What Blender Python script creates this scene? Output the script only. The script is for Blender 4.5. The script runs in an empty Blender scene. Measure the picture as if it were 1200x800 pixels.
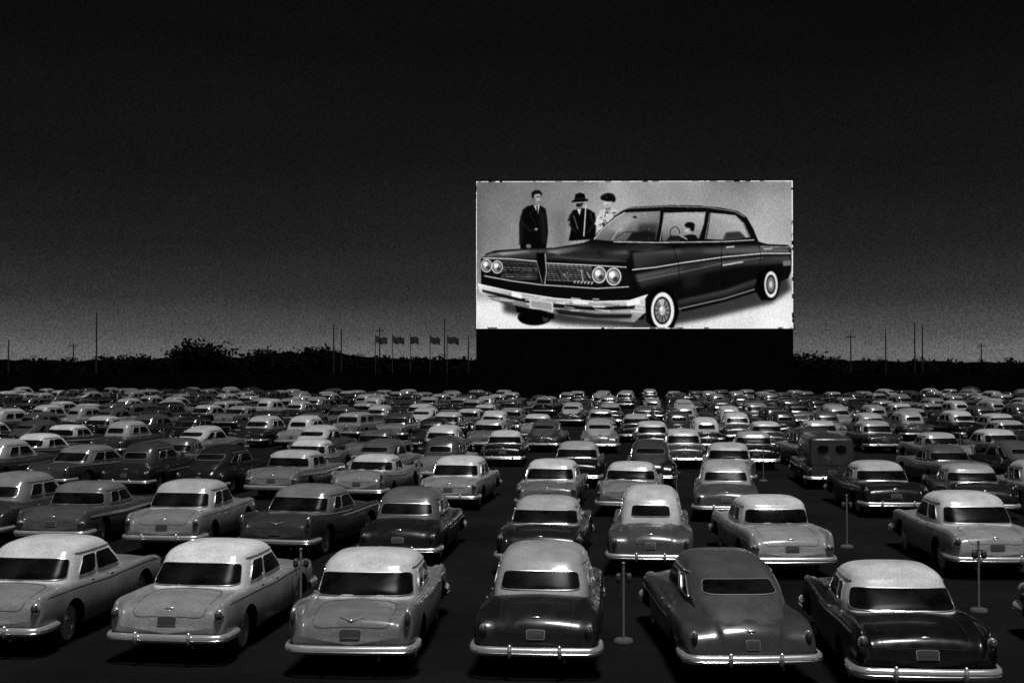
import bpy, math, random
import numpy as np
from mathutils import Vector, Matrix
from mathutils.geometry import tessellate_polygon
random.seed(7)
scene=bpy.context.scene
col=scene.collection
def lin(s): return ((s+0.055)/1.055)**2.4 if s>0.04 else s/12.92

# ---------------------------------------------------------------- materials
def newmat(name):
    m=bpy.data.materials.new(name); m.use_nodes=True
    nt=m.node_tree; b=nt.nodes['Principled BSDF']
    return m,nt,b
def N(nt,t,**k):
    n=nt.nodes.new(t)
    for a,v in k.items(): setattr(n,a,v)
    return n
def L(nt,a,b): nt.links.new(a,b)
def math_node(nt,op,a,b=None,clamp=False):
    n=N(nt,'ShaderNodeMath',operation=op); n.use_clamp=clamp
    for i,x in enumerate((a,b)):
        if x is None: continue
        if isinstance(x,(int,float)): n.inputs[i].default_value=x
        else: L(nt,x,n.inputs[i])
    return n.outputs[0]
def noise(nt,scale,detail=2,rough=0.5,coord='Object'):
    tc=N(nt,'ShaderNodeTexCoord'); n=N(nt,'ShaderNodeTexNoise')
    n.inputs['Scale'].default_value=scale; n.inputs['Detail'].default_value=detail; n.inputs['Roughness'].default_value=rough
    L(nt,tc.outputs[coord],n.inputs['Vector']); return n.outputs['Fac']
def maprange(nt,x,a,b,c,d):
    n=N(nt,'ShaderNodeMapRange'); L(nt,x,n.inputs[0])
    for i,v in enumerate((a,b,c,d)): n.inputs[i+1].default_value=v
    return n.outputs[0]
def paint(name,use_alpha):
    m,nt,b=newmat(name)
    oi=N(nt,'ShaderNodeObjectInfo')
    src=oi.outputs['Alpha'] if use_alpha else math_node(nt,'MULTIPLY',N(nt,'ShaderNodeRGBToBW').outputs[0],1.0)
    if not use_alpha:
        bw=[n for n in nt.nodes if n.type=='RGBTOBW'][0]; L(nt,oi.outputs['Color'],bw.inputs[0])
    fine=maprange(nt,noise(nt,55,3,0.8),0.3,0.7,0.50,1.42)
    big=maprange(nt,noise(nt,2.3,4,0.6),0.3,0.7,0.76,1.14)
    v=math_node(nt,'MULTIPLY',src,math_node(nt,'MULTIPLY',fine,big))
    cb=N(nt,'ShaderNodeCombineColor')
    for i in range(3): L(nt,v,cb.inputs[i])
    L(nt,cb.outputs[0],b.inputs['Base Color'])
    L(nt,maprange(nt,noise(nt,5,3),0.3,0.7,0.20,0.36),b.inputs['Roughness'])
    b.inputs['Specular IOR Level'].default_value=.22
    b.inputs['Coat Weight'].default_value=0.28; b.inputs['Coat Roughness'].default_value=0.07
    return m
def simple(name,g,rough=0.6,metal=0.0,nscale=20,namp=0.2,bump=0,spec=None):
    m,nt,b=newmat(name)
    nz=noise(nt,nscale,4,0.6)
    v=maprange(nt,nz,0.3,0.7,g*(1-namp),g*(1+namp))
    cb=N(nt,'ShaderNodeCombineColor')
    for i in range(3): L(nt,v,cb.inputs[i])
    L(nt,cb.outputs[0],b.inputs['Base Color'])
    b.inputs['Roughness'].default_value=rough; b.inputs['Metallic'].default_value=metal
    if spec is not None: b.inputs['Specular IOR Level'].default_value=spec
    if bump:
        bp=N(nt,'ShaderNodeBump'); bp.inputs['Strength'].default_value=bump; L(nt,nz,bp.inputs['Height']); L(nt,bp.outputs[0],b.inputs['Normal'])
    return m
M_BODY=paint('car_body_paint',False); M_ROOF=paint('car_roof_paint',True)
M_GLASS=simple('car_window_glass',0.007,0.22,0,2.5,0.9,spec=.03)
M_CHROME=simple('chrome_trim',0.9,0.22,0.8,9,0.1)
M_DARK=simple('wheel_well_black',0.004,0.9)
M_RUB=simple('tyre_rubber',0.012,0.8,0,30,0.3)
M_WW=simple('whitewall_rubber',0.3,0.7)
M_TAIL=simple('tail_lamp_lens',0.05,0.15,0,60,0.2)
M_LAMP=simple('head_lamp_glass',0.6,0.15)
M_PLATE=simple('licence_plate',0.03,0.5,0,60,0.5)
M_SEAM=simple('panel_gap',0.005,0.8)
CARM=[M_BODY,M_ROOF,M_GLASS,M_CHROME,M_DARK,M_RUB,M_WW,M_TAIL,M_LAMP,M_PLATE,M_SEAM]
BODY,ROOF,GLASS,CHROME,DARK,RUB,WW,TAIL,LAMP,PLATE,SEAM=range(11)

# ---------------------------------------------------------------- mesh builder
class MB:
    def __init__(s): s.v=[];s.f=[];s.m=[];s.sm=[]
    def add(s,vs,fs,m,smooth=True):
        o=len(s.v); s.v+= [tuple(map(float,p)) for p in vs]
        for f in fs: s.f.append([i+o for i in f]); s.m.append(m); s.sm.append(smooth)
    def grid(s,rows,m,closed=False,smooth=True):
        nr=len(rows);nc=len(rows[0]);vs=[p for r in rows for p in r];fs=[]
        for i in range(nr-1):
            for j in range(nc if closed else nc-1):
                k=(j+1)%nc; fs.append([i*nc+j,i*nc+k,(i+1)*nc+k,(i+1)*nc+j])
        s.add(vs,fs,m,smooth)
    def box(s,c,d,m,rot=0):
        x,y,z=c;a,b,h=d[0]/2,d[1]/2,d[2]/2;vs=[]
        for sx,sy,sz in ((-1,-1,-1),(1,-1,-1),(1,1,-1),(-1,1,-1),(-1,-1,1),(1,-1,1),(1,1,1),(-1,1,1)):
            px,py=sx*a,sy*b; vs.append((x+px*math.cos(rot)-py*math.sin(rot),y+px*math.sin(rot)+py*math.cos(rot),z+sz*h))
        s.add(vs,[[0,3,2,1],[4,5,6,7],[0,1,5,4],[1,2,6,5],[2,3,7,6],[3,0,4,7]],m,False)
    def ell(s,c,r,m,n=14,k=8,p=1.0):
        rows=[]
        for i in range(k+1):
            a=-math.pi/2+math.pi*i/k; row=[]
            for j in range(n):
                t=2*math.pi*j/n
                q=lambda w: math.copysign(abs(w)**p,w)
                row.append((c[0]+r[0]*q(math.cos(a))*q(math.cos(t)),c[1]+r[1]*q(math.cos(a))*q(math.sin(t)),c[2]+r[2]*q(math.sin(a))))
            rows.append(row)
        s.grid(rows,m,True)
    def tube(s,pts,rad,m,n=8):
        rows=[]
        for i,p in enumerate(pts):
            p=Vector(p);a=Vector(pts[max(i-1,0)]);b=Vector(pts[min(i+1,len(pts)-1)])
            d=(b-a).normalized(); up=Vector((0,0,1)) if abs(d.z)<0.9 else Vector((1,0,0))
            e=d.cross(up).normalized();g=e.cross(d)
            r=rad[i] if isinstance(rad,(list,tuple)) else rad
            rows.append([p+e*r*math.cos(2*math.pi*j/n)+g*r*math.sin(2*math.pi*j/n) for j in range(n)])
        s.grid(rows,m,True)
        s.add(rows[0],[list(range(n))[::-1]],m,False); s.add(rows[-1],[list(range(n))],m,False)
    def lathe_x(s,c,prof,m,n=28):
        rows=[[(c[0]+x,c[1]+r*math.cos(2*math.pi*j/n),c[2]+r*math.sin(2*math.pi*j/n)) for j in range(n)] for x,r in prof]
        s.grid(rows,m,True)
    def mesh(s,name,mats):
        me=bpy.data.meshes.new(name); me.from_pydata(s.v,[],s.f)
        for m in mats: me.materials.append(m)
        me.polygons.foreach_set('material_index',s.m); me.polygons.foreach_set('use_smooth',s.sm)
        me.validate(); me.update(); return me
def obj(name,me,loc=(0,0,0),rot=0,parent=None):
    o=bpy.data.objects.new(name,me); o.location=loc; o.rotation_euler=(0,0,rot); col.objects.link(o)
    if parent: o.parent=parent
    return o

def prof(pts):
    xs=np.array([p[0] for p in pts],float);ys=np.array([p[1] for p in pts],float)
    h=np.diff(xs);d=np.diff(ys)/h;m=np.zeros(len(xs));m[0]=d[0];m[-1]=d[-1]
    for i in range(1,len(xs)-1):
        if d[i-1]*d[i]>0:
            w1=2*h[i]+h[i-1];w2=h[i]+2*h[i-1];m[i]=(w1+w2)/(w1/d[i-1]+w2/d[i])
    def f(x):
        x=min(max(x,xs[0]),xs[-1]);i=min(int(np.searchsorted(xs,x,side='right'))-1,len(h)-1)
        t=(x-xs[i])/h[i]
        return float((1+2*t)*(1-t)**2*ys[i]+t*(1-t)**2*h[i]*m[i]+t*t*(3-2*t)*ys[i+1]+t*t*(t-1)*h[i]*m[i+1])
    return f
def catmull(P,u):
    n=len(P);i=min(int(u),n-2);t=u-i
    g=lambda k:(P[k] if 0<=k<n else (tuple(2*a-b for a,b in zip(P[0],P[1])) if k<0 else tuple(2*a-b for a,b in zip(P[-1],P[-2]))))
    a,b,c,d=g(i-1),g(i),g(i+1),g(i+2)
    return tuple(0.5*((2*q)+(-p+r)*t+(2*p-5*q+4*r-s)*t*t+(-p+3*q-3*r+s)*t**3) for p,q,r,s in zip(a,b,c,d))

# ---------------------------------------------------------------- car generator
def make_car(name,spec):
    Lc=spec['L']; deck=prof(spec['deck']);fend=prof(spec['fend']);hw=prof(spec['hw']);bot=prof(spec['bot'])
    inn=prof(spec.get('inn',[(0,1),(Lc,1)]))
    mb=MB()
    yt=lambda t: Lc*(t-0.985*math.sin(2*math.pi*t)/(2*math.pi))
    def t_of_y(y):
        a,b=0,1
        for _ in range(40):
            c=(a+b)/2
            if yt(c)<y:a=c
            else:b=c
        return (a+b)/2
    cache={}
    def ctrl(t):
        k=round(t,6)
        if k in cache:return cache[k]
        y=yt(t);w=hw(y);zd=deck(y);zf=fend(y);zb=bot(y);wi=w*inn(y);zm=zb+(zf-zb)*0.55
        P=[(0,zd),(.35*wi,zd-.012),(.64*wi,zd-.035),(.80*wi,zd-.075 if zf<zd-.06 else zd-.05),(.89*w,zf),(.965*w,zf-.055),(w,zm),(.985*w,zb+(zm-zb)*.45),(.94*w,zb+.03),(.8*w,zb),(0,zb)]
        cache[k]=P;return P
    def S(t,s):
        t=min(max(t,0),1);sg=-1 if s<0 else 1
        P=ctrl(t)
        if abs(s)<.1:
            PP=[(-P[1][0],P[1][1])]+P; x,z=catmull(PP,abs(s)*10+1)
        else: x,z=catmull(P,abs(s)*10)
        bulge=-0.03*(1-(x/0.95)**2)*max(0,1-t*9) + 0.05*(1-(x/0.95)**2)*max(0,1-(1-t)*9)
        return (sg*x,yt(t)+bulge,z)
    nt_=76;ns=52;vs=[];fs=[]
    ss=[-1+2*i/(2*ns) for i in range(2*ns)]
    for i in range(nt_+1):
        for s in ss: vs.append(S(i/nt_,s if abs(s)<1 else -1))
    nc=2*ns
    for i in range(nt_):
        for j in range(nc):
            k=(j+1)%nc; fs.append([i*nc+j,(i+1)*nc+j,(i+1)*nc+k,i*nc+k])
    for e,i in ((0,0),(1,nt_)):
        cx=len(vs); y=vs[i*nc][1]; vs.append((0,y+(-.02 if e==0 else .03),(bot(0)+deck(0))/2))
        for j in range(nc):
            k=(j+1)%nc; fs.append([cx,i*nc+j,i*nc+k] if e==0 else [cx,i*nc+k,i*nc+j])
    bme=bpy.data.meshes.new('tmp');bme.from_pydata(vs,[],fs);bme.materials.append(M_BODY);bme.materials.append(M_DARK)
    bo=bpy.data.objects.new('tmp',bme);col.objects.link(bo)
    cut=MB()
    for y in (spec['wr'],spec['wf']):
        for sx in (-1,1):
            Rr=spec.get('arch',0.42) if y==spec['wf'] else spec.get('archr',0.40)
            pr=[(.5,0.001),(.5,Rr),(1.2,Rr),(1.2,.001)]
            n=32; rows=[[(sx*x,y+r*math.cos(2*math.pi*j/n),.34+r*math.sin(2*math.pi*j/n)) for j in range(n)] for x,r in pr]
            cut.grid(rows if sx<0 else [r[::-1] for r in rows],1,True)
    cme=cut.mesh('cut',[M_BODY,M_DARK])
    import bmesh
    for mm in (cme,bme):
        bm=bmesh.new();bm.from_mesh(mm);bmesh.ops.remove_doubles(bm,verts=bm.verts,dist=0.0015 if mm is cme else 1e-6)
        bmesh.ops.recalc_face_normals(bm,faces=bm.faces);bm.to_mesh(mm);bm.free()
    co=bpy.data.objects.new('cut',cme);col.objects.link(co)
    md=bo.modifiers.new('b','BOOLEAN');md.object=co;md.operation='DIFFERENCE';md.solver='EXACT'
    dg=bpy.context.evaluated_depsgraph_get();ev=bo.evaluated_get(dg).to_mesh()
    mv=[v.co.copy() for v in ev.vertices]; base=len(mb.v); mb.v+=[tuple(v) for v in mv]
    for p in ev.polygons:
        mb.f.append([i+base for i in p.vertices]); mb.m.append(BODY if p.material_index==0 else DARK); mb.sm.append(True)
    bpy.data.objects.remove(bo);bpy.data.objects.remove(co)
    lv=spec['lv'];nl=len(lv)-1
    def G(U,v):
        while U>1:U-=2
        while U<-1:U+=2
        sg=-1 if U<0 else 1; v=min(max(v,0),1)
        z,a,b,h=catmull(lv,v*nl); b=max(b,a+.002);h=max(h,0)
        c=min(1,(b-a)/2.0); m=(a+b)/2
        cr=spec.get('crn',1.0)
        P=[(0,a),(.45,a+.015*c),(.76,a+.075*c*cr),(.93,a+.23*c*cr),(.99,a+.55*c),(1,m),(.985,b-.45*c),(.92,b-.22*c),(.74,b-.09*c),(.4,b-.02*c),(0,b)]
        PP=[(-.45,P[1][1])]+P+[(-.4,P[9][1])]
        x,y=catmull(PP,abs(U)*10+1)
        return (sg*x*h,y,z)
    rows=[]
    for i in range(43):
        v=i/42; rows.append([G(-1+2*j/96,v) for j in range(96)])
    mb.grid(rows,ROOF,True)
    def nrm(F,u,v):
        e=.004;a=Vector(F(u+e,v))-Vector(F(u-e,v));b=Vector(F(u,v+e))-Vector(F(u,v-e))
        n=a.cross(b)
        return n.normalized() if n.length>1e-9 else Vector((0,0,1))
    def sup(a,n):
        return math.copysign(abs(math.cos(a))**(2/n),math.cos(a)),math.copysign(abs(math.sin(a))**(2/n),math.sin(a))
    def patch(F,uc,vc,hu,hv,m,off=.006,n=5,rings=8,k=64,sgn=1,taper=0,smooth=True):
        rows=[]
        for i in range(rings+1):
            r=1-i/rings; row=[]
            for j in range(k):
                x,y=sup(2*math.pi*j/k,n)
                u=uc+hu*r*x*(1-taper*y);v=vc+hv*r*y
                nn=nrm(F,u,v)*sgn; row.append(Vector(F(u,v))+nn*off)
            rows.append(row)
        mb.grid(rows,m,True,smooth)
    def frame(F,uc,vc,hu,hv,m,w,off,n=5,sgn=1,taper=0,k=80):
        e=.003;pu=(Vector(F(uc+e,vc))-Vector(F(uc-e,vc))).length/(2*e);pv=(Vector(F(uc,vc+e))-Vector(F(uc,vc-e))).length/(2*e)
        rows=[]
        for q,of in ((0,off*.3),(0.0,off),(1,off),(1,off*.3)):
            row=[]
            for j in range(k):
                x,y=sup(2*math.pi*j/k,n)
                u=uc+(hu+q*w/pu)*x*(1-taper*y);v=vc+(hv+q*w/pv)*y
                row.append(Vector(F(u,v))+nrm(F,u,v)*sgn*of)
            rows.append(row)
        mb.grid(rows,m,True)
    sg_g=1 if (nrm(G,0,.15)).y<0 else -1
    sg_b=1 if nrm(S,.3,.0).z>0 else -1
    for (uc,vc,hu,hv,tp) in spec['win']:
        sides=[1] if uc in (0,1) else [1,-1]
        small=0<uc<.2
        for sd in sides:
            patch(G,uc*sd,vc,hu,hv,GLASS,.007,sgn=sg_g,taper=tp,n=6 if uc==0 else (3 if small else 7))
            frame(G,uc*sd,vc,hu,hv,SEAM if small else CHROME,.014,.015,sgn=sg_g,taper=tp,n=6 if uc==0 else (3 if small else 7))
    if not spec.get('nodrip'):
        vr=spec.get('drip',2.3/nl)
        for sd in (1,-1):
            mb.tube([Vector(G(sd*u,vr))+nrm(G,sd*u,vr)*sg_g*.006 for u in np.linspace(.3,.72,24)],.011,CHROME,6)
    if spec.get('lid'):
        y0,y1,sw=spec['lid'];t0,t1=t_of_y(y0),t_of_y(y1)
        frame(S,(t0+t1)/2,0,(t1-t0)/2,sw,SEAM,.012,.0035,sgn=sg_b,n=7,k=120)
    for (y0,y1) in spec.get('doors',[]):
        t0,t1=t_of_y(y0),t_of_y(y1)
        for sd in (1,-1):
            frame(S,(t0+t1)/2,sd*.6,(t1-t0)/2,.2,SEAM,.01,.0035,sgn=sg_b,n=12)
            p=Vector(S(t_of_y(y0+.12),sd*.455)); mb.ell(p+Vector((sd*.02,0,0)),(.018,.07,.014),CHROME,8,6)
    for (y0,y1,s0,hs) in spec.get('strip',[]):
        t0,t1=t_of_y(y0),t_of_y(y1)
        for sd in (1,-1): patch(S,(t0+t1)/2,sd*s0,(t1-t0)/2,hs,CHROME,.012,n=9,sgn=sg_b,k=96,rings=3)
    def at_z(zq):
        a,b=0,.4
        for _ in range(30):
            c=(a+b)/2
            if S(c,0)[2]<zq:a=c
            else:b=c
        return (a+b)/2
    def on_deck(zc,hz,hx,m,off,n=8):
        ta,tb=at_z(zc-hz),at_z(zc+hz)
        wq=hw(.1)*.35; patch(S,(ta+tb)/2,0,(tb-ta)/2,.1*hx/wq,m,off,n=n,sgn=sg_b,rings=3,k=48)
    if spec.get('plate'):
        on_deck(spec['plate'],.06,.15,PLATE,.022); on_deck(spec['plate'],.068,.16,SEAM if spec.get('vee') else CHROME,.014)
    if spec.get('emblem'):
        zc=spec['emblem']
        t=at_z(zc);tb=at_z(zc+.05)
        if spec.get('vee'):
            for sd in (1,-1):
                a=Vector(S(t,0))+Vector((0,-.015,0.01));b=Vector(S(tb,sd*.055))+Vector((0,-.01,.02))
                mb.tube([a,(a+b)/2+Vector((0,0,-.004)),b],[.012,.012,.006],CHROME,6)
            mb.ell(Vector(S(t,0))+Vector((0,-.01,.01)),(.03,.014,.02),CHROME,10,6)
        else:
            mb.ell(Vector(S(t,0))+Vector((0,-.012,0.0)),(.07,.016,.018),CHROME,12,6)
            mb.ell(Vector(S(t,0))+Vector((0,-.016,-.05)),(.022,.02,.03),CHROME,10,6)
    for (x,y,z,rx,rz,kind) in spec['tail']:
        for sd in (1,-1):
            mb.ell((sd*x,y+.03,z),(rx*1.25,.07,rz*1.2),CHROME,16,8)
            mb.ell((sd*x,y-.01,z),(rx,.065,rz),TAIL,16,8)
    def bumper(yb,dirn,z,w,hgt=.085,guard=.36):
        pts=[(-w,.62,z),(-w*1.01,.30,z),(-w*.97,.10,z),(-w*.85,.0,z),(-w*.5,-.035,z),(0,-.05,z),(w*.5,-.035,z),(w*.85,0,z),(w*.97,.10,z),(w*1.01,.30,z),(w,.62,z)]
        rows=[]
        for i in range(61):
            u=min(i/6,9.9999); p=Vector(catmull(pts,u)); q=Vector(catmull(pts,min(u+.01,9.9999)))-Vector(catmull(pts,max(u-.01,0)))
            q.normalize(); out=Vector((q.y,-q.x,0))
            sec=[(-.02,-1),(0.012,-.97),(.03,-.6),(.042,-.25),(.03,-.05),(.045,.25),(.035,.7),(.012,.97),(-.02,1)]
            rows.append([p+out*o*1.1+Vector((0,0,hh*hgt)) for o,hh in sec])
        rows=[[Vector((v.x,yb+dirn*v.y,v.z)) for v in r] for r in rows]
        mb.grid(rows,CHROME)
        mb.grid([[r[0],r[-1]] for r in rows],DARK)
        for sd in (1,-1):
            if guard: mb.ell((sd*guard,yb-dirn*.095,z+.015),(.035,.045,hgt+.035),CHROME,12,8,.8)
            mb.box((sd*.4,yb+dirn*.08,z),(.06,.22,.06),DARK)
    bumper(-.09,1,spec['bz'],hw(.3)*1.0,spec.get('bh',.065),spec.get('guard',.36))
    bumper(Lc+.1,-1,spec['bz']+.02,hw(Lc-.3)*1.0)
    zl=spec.get('hl',.74)
    for sd in (1,-1):
        mb.ell((sd*.72,Lc-.10,zl),(.125,.14,.125),CHROME,18,10); mb.ell((sd*.72,Lc-.06,zl),(.1,.13,.1),LAMP,18,10)
    mb.box((0,Lc+.02,.56),(1.15,.04,.18),DARK)
    for k in range(4): mb.tube([(-.6,Lc+.03,.5+k*.045),(0,Lc+.07,.5+k*.045),(.6,Lc+.03,.5+k*.045)],.011,CHROME,6)
    for y in (spec['wr'],spec['wf']):
        for sd in (1,-1):
            x=.66*sd
            mb.lathe_x((x,y,.34),[(0,.2),(0,.30),(sd*.03,.335),(sd*.08,.345),(sd*.13,.335),(sd*.165,.30),(sd*.17,.26)],RUB)
            mb.lathe_x((x,y,.34),[(sd*.171,.285),(sd*.174,.25),(sd*.168,.205)],WW if spec.get('ww',1) else RUB)
            mb.lathe_x((x,y,.34),[(sd*.165,.205),(sd*.15,.19),(sd*.155,.14),(sd*.18,.12),(sd*.2,.05),(sd*.203,.001)],CHROME)
    mb.box((0,Lc/2,.30),(1.2,Lc-.7,.12),DARK)
    mb.tube([(.42,.5,.27),(.42,-.02,.27)],.025,RUB,8)
    me=mb.mesh(name,CARM)
    try: me.set_sharp_from_angle(angle=math.radians(50))
    except Exception as e: print(e)
    return me

specA=dict(L=5.1,
 deck=[(0,.56),(.02,.66),(.06,.76),(.14,.85),(.3,.91),(.7,.965),(1.3,1.0),(3.6,1.0),(4.3,.97),(4.8,.90),(5.0,.80),(5.08,.7),(5.1,.6)],
 fend=[(0,.58),(.02,.75),(.06,.87),(.14,.94),(.4,.965),(1.2,.965),(2.5,.93),(4.2,.95),(4.8,.9),(5.0,.82),(5.1,.62)],
 hw=[(0,.84),(.03,.89),(.12,.925),(.5,.945),(2.6,.95),(4.6,.93),(5.0,.87),(5.1,.78)],
 bot=[(0,.40),(.8,.30),(2,.25),(3.5,.25),(5.1,.36)],
 lv=[(.90,1.00,3.72,.80),(1.10,1.16,3.50,.785),(1.35,1.42,3.18,.74),(1.47,1.56,2.98,.69),(1.545,1.80,2.78,.56),(1.58,2.08,2.6,.30),(1.588,2.36,2.4,.0)],
 win=[(0,.205,.27,.105,.04),(.435,.205,.05,.1,-.1),(.555,.205,.06,.1,.03),(1,.2,.25,.11,.03)],
 lid=(.045,.98,.19),doors=[(1.75,2.5),(2.54,3.45)],strip=[(.25,4.85,.5,.006)],guard=.42,
 plate=.66,emblem=.84,tail=[(.82,-.0,.76,.06,.08,'r')],bz=.42,wr=1.12,wf=4.05,drip=.37)
specE=dict(specA); specE.update(vee=1,guard=0,
 deck=[(0,.56),(.02,.66),(.06,.76),(.14,.84),(.3,.885),(.7,.925),(1.3,.97),(3.6,.98),(4.3,.96),(4.8,.90),(5.0,.80),(5.08,.7),(5.1,.6)],
 fend=[(0,.60),(.02,.84),(.06,.97),(.14,1.02),(.4,1.02),(1.2,.965),(2.5,.92),(4.2,.95),(4.8,.92),(5.0,.85),(5.1,.62)],
 win=[(0,.205,.30,.11,.03),(.447,.205,.038,.1,-.1),(.555,.205,.06,.1,.03),(1,.2,.25,.11,.03)],
 lv=[(.88,1.06,3.72,.80),(1.07,1.20,3.50,.79),(1.31,1.46,3.18,.745),(1.43,1.60,2.98,.69),(1.505,1.83,2.78,.55),(1.54,2.1,2.6,.29),(1.548,2.36,2.4,.0)],
 tail=[(.84,-.0,.86,.042,.12,'r')],strip=[(.25,2.6,.47,.006),(2.0,4.8,.52,.006)],emblem=.80,plate=.62)
specB=dict(L=4.95,
 deck=[(0,.52),(.02,.62),(.06,.72),(.14,.82),(.3,.92),(.6,1.0),(1.1,1.07),(3.4,1.05),(4.1,1.02),(4.6,.95),(4.85,.82),(4.93,.7),(4.95,.6)],
 fend=[(0,.50),(.03,.62),(.1,.74),(.25,.84),(.6,.90),(1.1,.90),(2.2,.88),(4.1,.93),(4.65,.88),(4.85,.78),(4.95,.6)],
 hw=[(0,.78),(.04,.86),(.15,.91),(.5,.94),(1.1,.945),(2.0,.925),(4.3,.92),(4.8,.86),(4.95,.72)],
 inn=[(0,.88),(1,.91),(2.0,1.0),(3.2,.97),(4.95,.86)],
 bot=[(0,.38),(.8,.31),(2,.26),(3.5,.26),(4.95,.36)],
 lv=[(.97,.92,3.55,.76),(1.16,1.06,3.34,.745),(1.42,1.30,3.06,.69),(1.56,1.48,2.88,.62),(1.64,1.74,2.7,.48),(1.675,2.0,2.5,.26),(1.682,2.26,2.3,.0)],
 win=[(0,.21,.22,.08,.02),(.437,.215,.045,.09,-.1),(.555,.215,.055,.09,.02),(1,.21,.24,.095,.02)],
 lid=(.045,.82,.2),doors=[(1.6,2.35),(2.39,3.25)],strip=[(1.75,4.7,.56,.005)],
 plate=.64,emblem=.86,tail=[(.77,.04,.70,.05,.07,'r')],bz=.42,wr=1.05,wf=3.95,drip=.37,archr=.36,ww=0)
specB2=dict(specB); specB2.update(win=[(0.075,.225,.062,.06,0.0),(.437,.215,.045,.08,-.1),(.555,.215,.055,.085,.02),(1,.21,.24,.085,.02)],
 inn=[(0,.78),(1,.82),(2.0,.97),(3.2,.95),(4.95,.8)],tail=[(.80,.06,.66,.04,.06,'r')])
specC=dict(specB); specC.update(
 deck=[(0,.50),(.02,.60),(.06,.70),(.14,.80),(.3,.915),(.6,1.03),(1.1,1.12),(3.4,1.05),(4.1,1.02),(4.6,.95),(4.85,.82),(4.93,.7),(4.95,.6)],
 fend=[(0,.44),(.03,.54),(.1,.66),(.25,.77),(.6,.86),(1.1,.88),(2.2,.84),(4.1,.92),(4.65,.88),(4.85,.78),(4.95,.6)],
 inn=[(0,.66),(.5,.72),(1.3,.82),(2.2,.98),(3.2,.97),(4.95,.86)],
 hw=[(0,.78),(.04,.88),(.15,.94),(.5,.985),(1.1,.99),(2.0,.935),(4.3,.93),(4.8,.86),(4.95,.72)],
 lv=[(.85,.20,3.55,.66),(1.08,.56,3.36,.71),(1.36,1.08,3.06,.675),(1.50,1.42,2.88,.605),(1.59,1.76,2.7,.47),(1.63,2.03,2.5,.26),(1.638,2.26,2.3,.0)],
 win=[(0,.275,.20,.05,.04),(.44,.24,.035,.075,-.1),(.555,.225,.055,.085,.02),(1,.21,.24,.095,.02)],
 crn=1.5,lid=None,plate=.60,emblem=.78,tail=[(.82,.10,.70,.045,.075,'r')],archr=.3)
specD=dict(L=5.15,
 deck=[(0,.56),(.02,.66),(.06,.76),(.14,.85),(.3,.915),(.7,.97),(1.4,1.0),(3.6,1.0),(4.3,.98),(4.8,.92),(5.05,.80),(5.13,.7),(5.15,.6)],
 fend=[(0,.60),(.02,.76),(.06,.88),(.14,.95),(.4,.975),(1.2,.965),(2.3,.90),(4.2,.96),(4.8,.93),(5.05,.82),(5.15,.62)],
 hw=[(0,.85),(.03,.91),(.12,.95),(.5,.975),(2.6,.965),(4.6,.95),(5.0,.89),(5.15,.8)],
 bot=[(0,.38),(.8,.28),(2,.23),(3.5,.23),(5.15,.34)],
 lv=[(.88,1.10,3.6,.80),(1.08,1.30,3.38,.78),(1.31,1.58,3.10,.72),(1.43,1.73,2.93,.66),(1.505,1.93,2.75,.52),(1.54,2.16,2.6,.28),(1.548,2.38,2.42,.0)],
 win=[(0,.2,.32,.10,.04),(.46,.2,.03,.095,-.15),(.555,.205,.058,.1,.03),(1,.2,.25,.11,.03)],
 lid=(.045,1.05,.19),doors=[(2.1,3.4)],strip=[(.3,3.0,.52,.007)],guard=.46,
 plate=.64,emblem=.85,tail=[(.86,.0,.80,.055,.075,'r')],bz=.41,bh=.075,wr=1.2,wf=4.1,drip=.37,archr=.34)
specH=dict(specD); specH.update(L=5.15,guard=0,fend=[(0,.66),(.02,.90),(.06,1.01),(.14,1.06),(.5,1.04),(1.4,.97),(2.3,.90),(4.2,.96),(4.8,.93),(5.05,.82),(5.15,.62)],
 lv=[(.88,1.30,3.6,.80),(1.08,1.44,3.38,.78),(1.29,1.66,3.10,.73),(1.40,1.78,2.93,.67),(1.465,1.98,2.75,.53),(1.495,2.2,2.6,.28),(1.50,2.38,2.42,.0)],
 tail=[(.87,-.0,.70,.05,.05,'r'),(.87,0,.93,.03,.09,'r')])
specW=dict(specA); specW.update(
 lv=[(.90,.22,3.72,.80),(1.12,.30,3.50,.78),(1.38,.42,3.18,.73),(1.49,.55,2.98,.67),(1.56,.85,2.78,.52),(1.59,1.3,2.6,.27),(1.598,1.9,1.95,0)],
 win=[(0,.205,.2,.1,.02),(.40,.205,.07,.1,0),(.555,.205,.058,.1,.03),(1,.2,.25,.11,.03)],lid=None,
 deck=[(0,.56),(.02,.70),(.05,.84),(.1,.93),(.2,.97),(.7,.99),(1.3,1.0),(3.6,1.0),(4.3,.97),(4.8,.90),(5.0,.80),(5.08,.7),(5.1,.6)])
specV=dict(specB); specV.update(
 deck=[(0,.52),(.02,.66),(.05,.8),(.1,.95),(.3,1.05),(1.1,1.07),(3.4,1.05),(4.1,1.02),(4.6,.95),(4.85,.82),(4.93,.7),(4.95,.6)],
 lv=[(.90,.06,3.55,.84),(1.3,.08,3.34,.845),(1.68,.10,3.1,.82),(1.86,.16,2.95,.77),(1.94,.4,2.8,.6),(1.97,.9,2.6,.3),(1.975,1.5,1.6,.0)],
 win=[(0.09,.24,.055,.06,0),(.585,.19,.04,.08,0),(1,.17,.24,.09,.02)],lid=None,nodrip=1,emblem=None,crn=.5)
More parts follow.
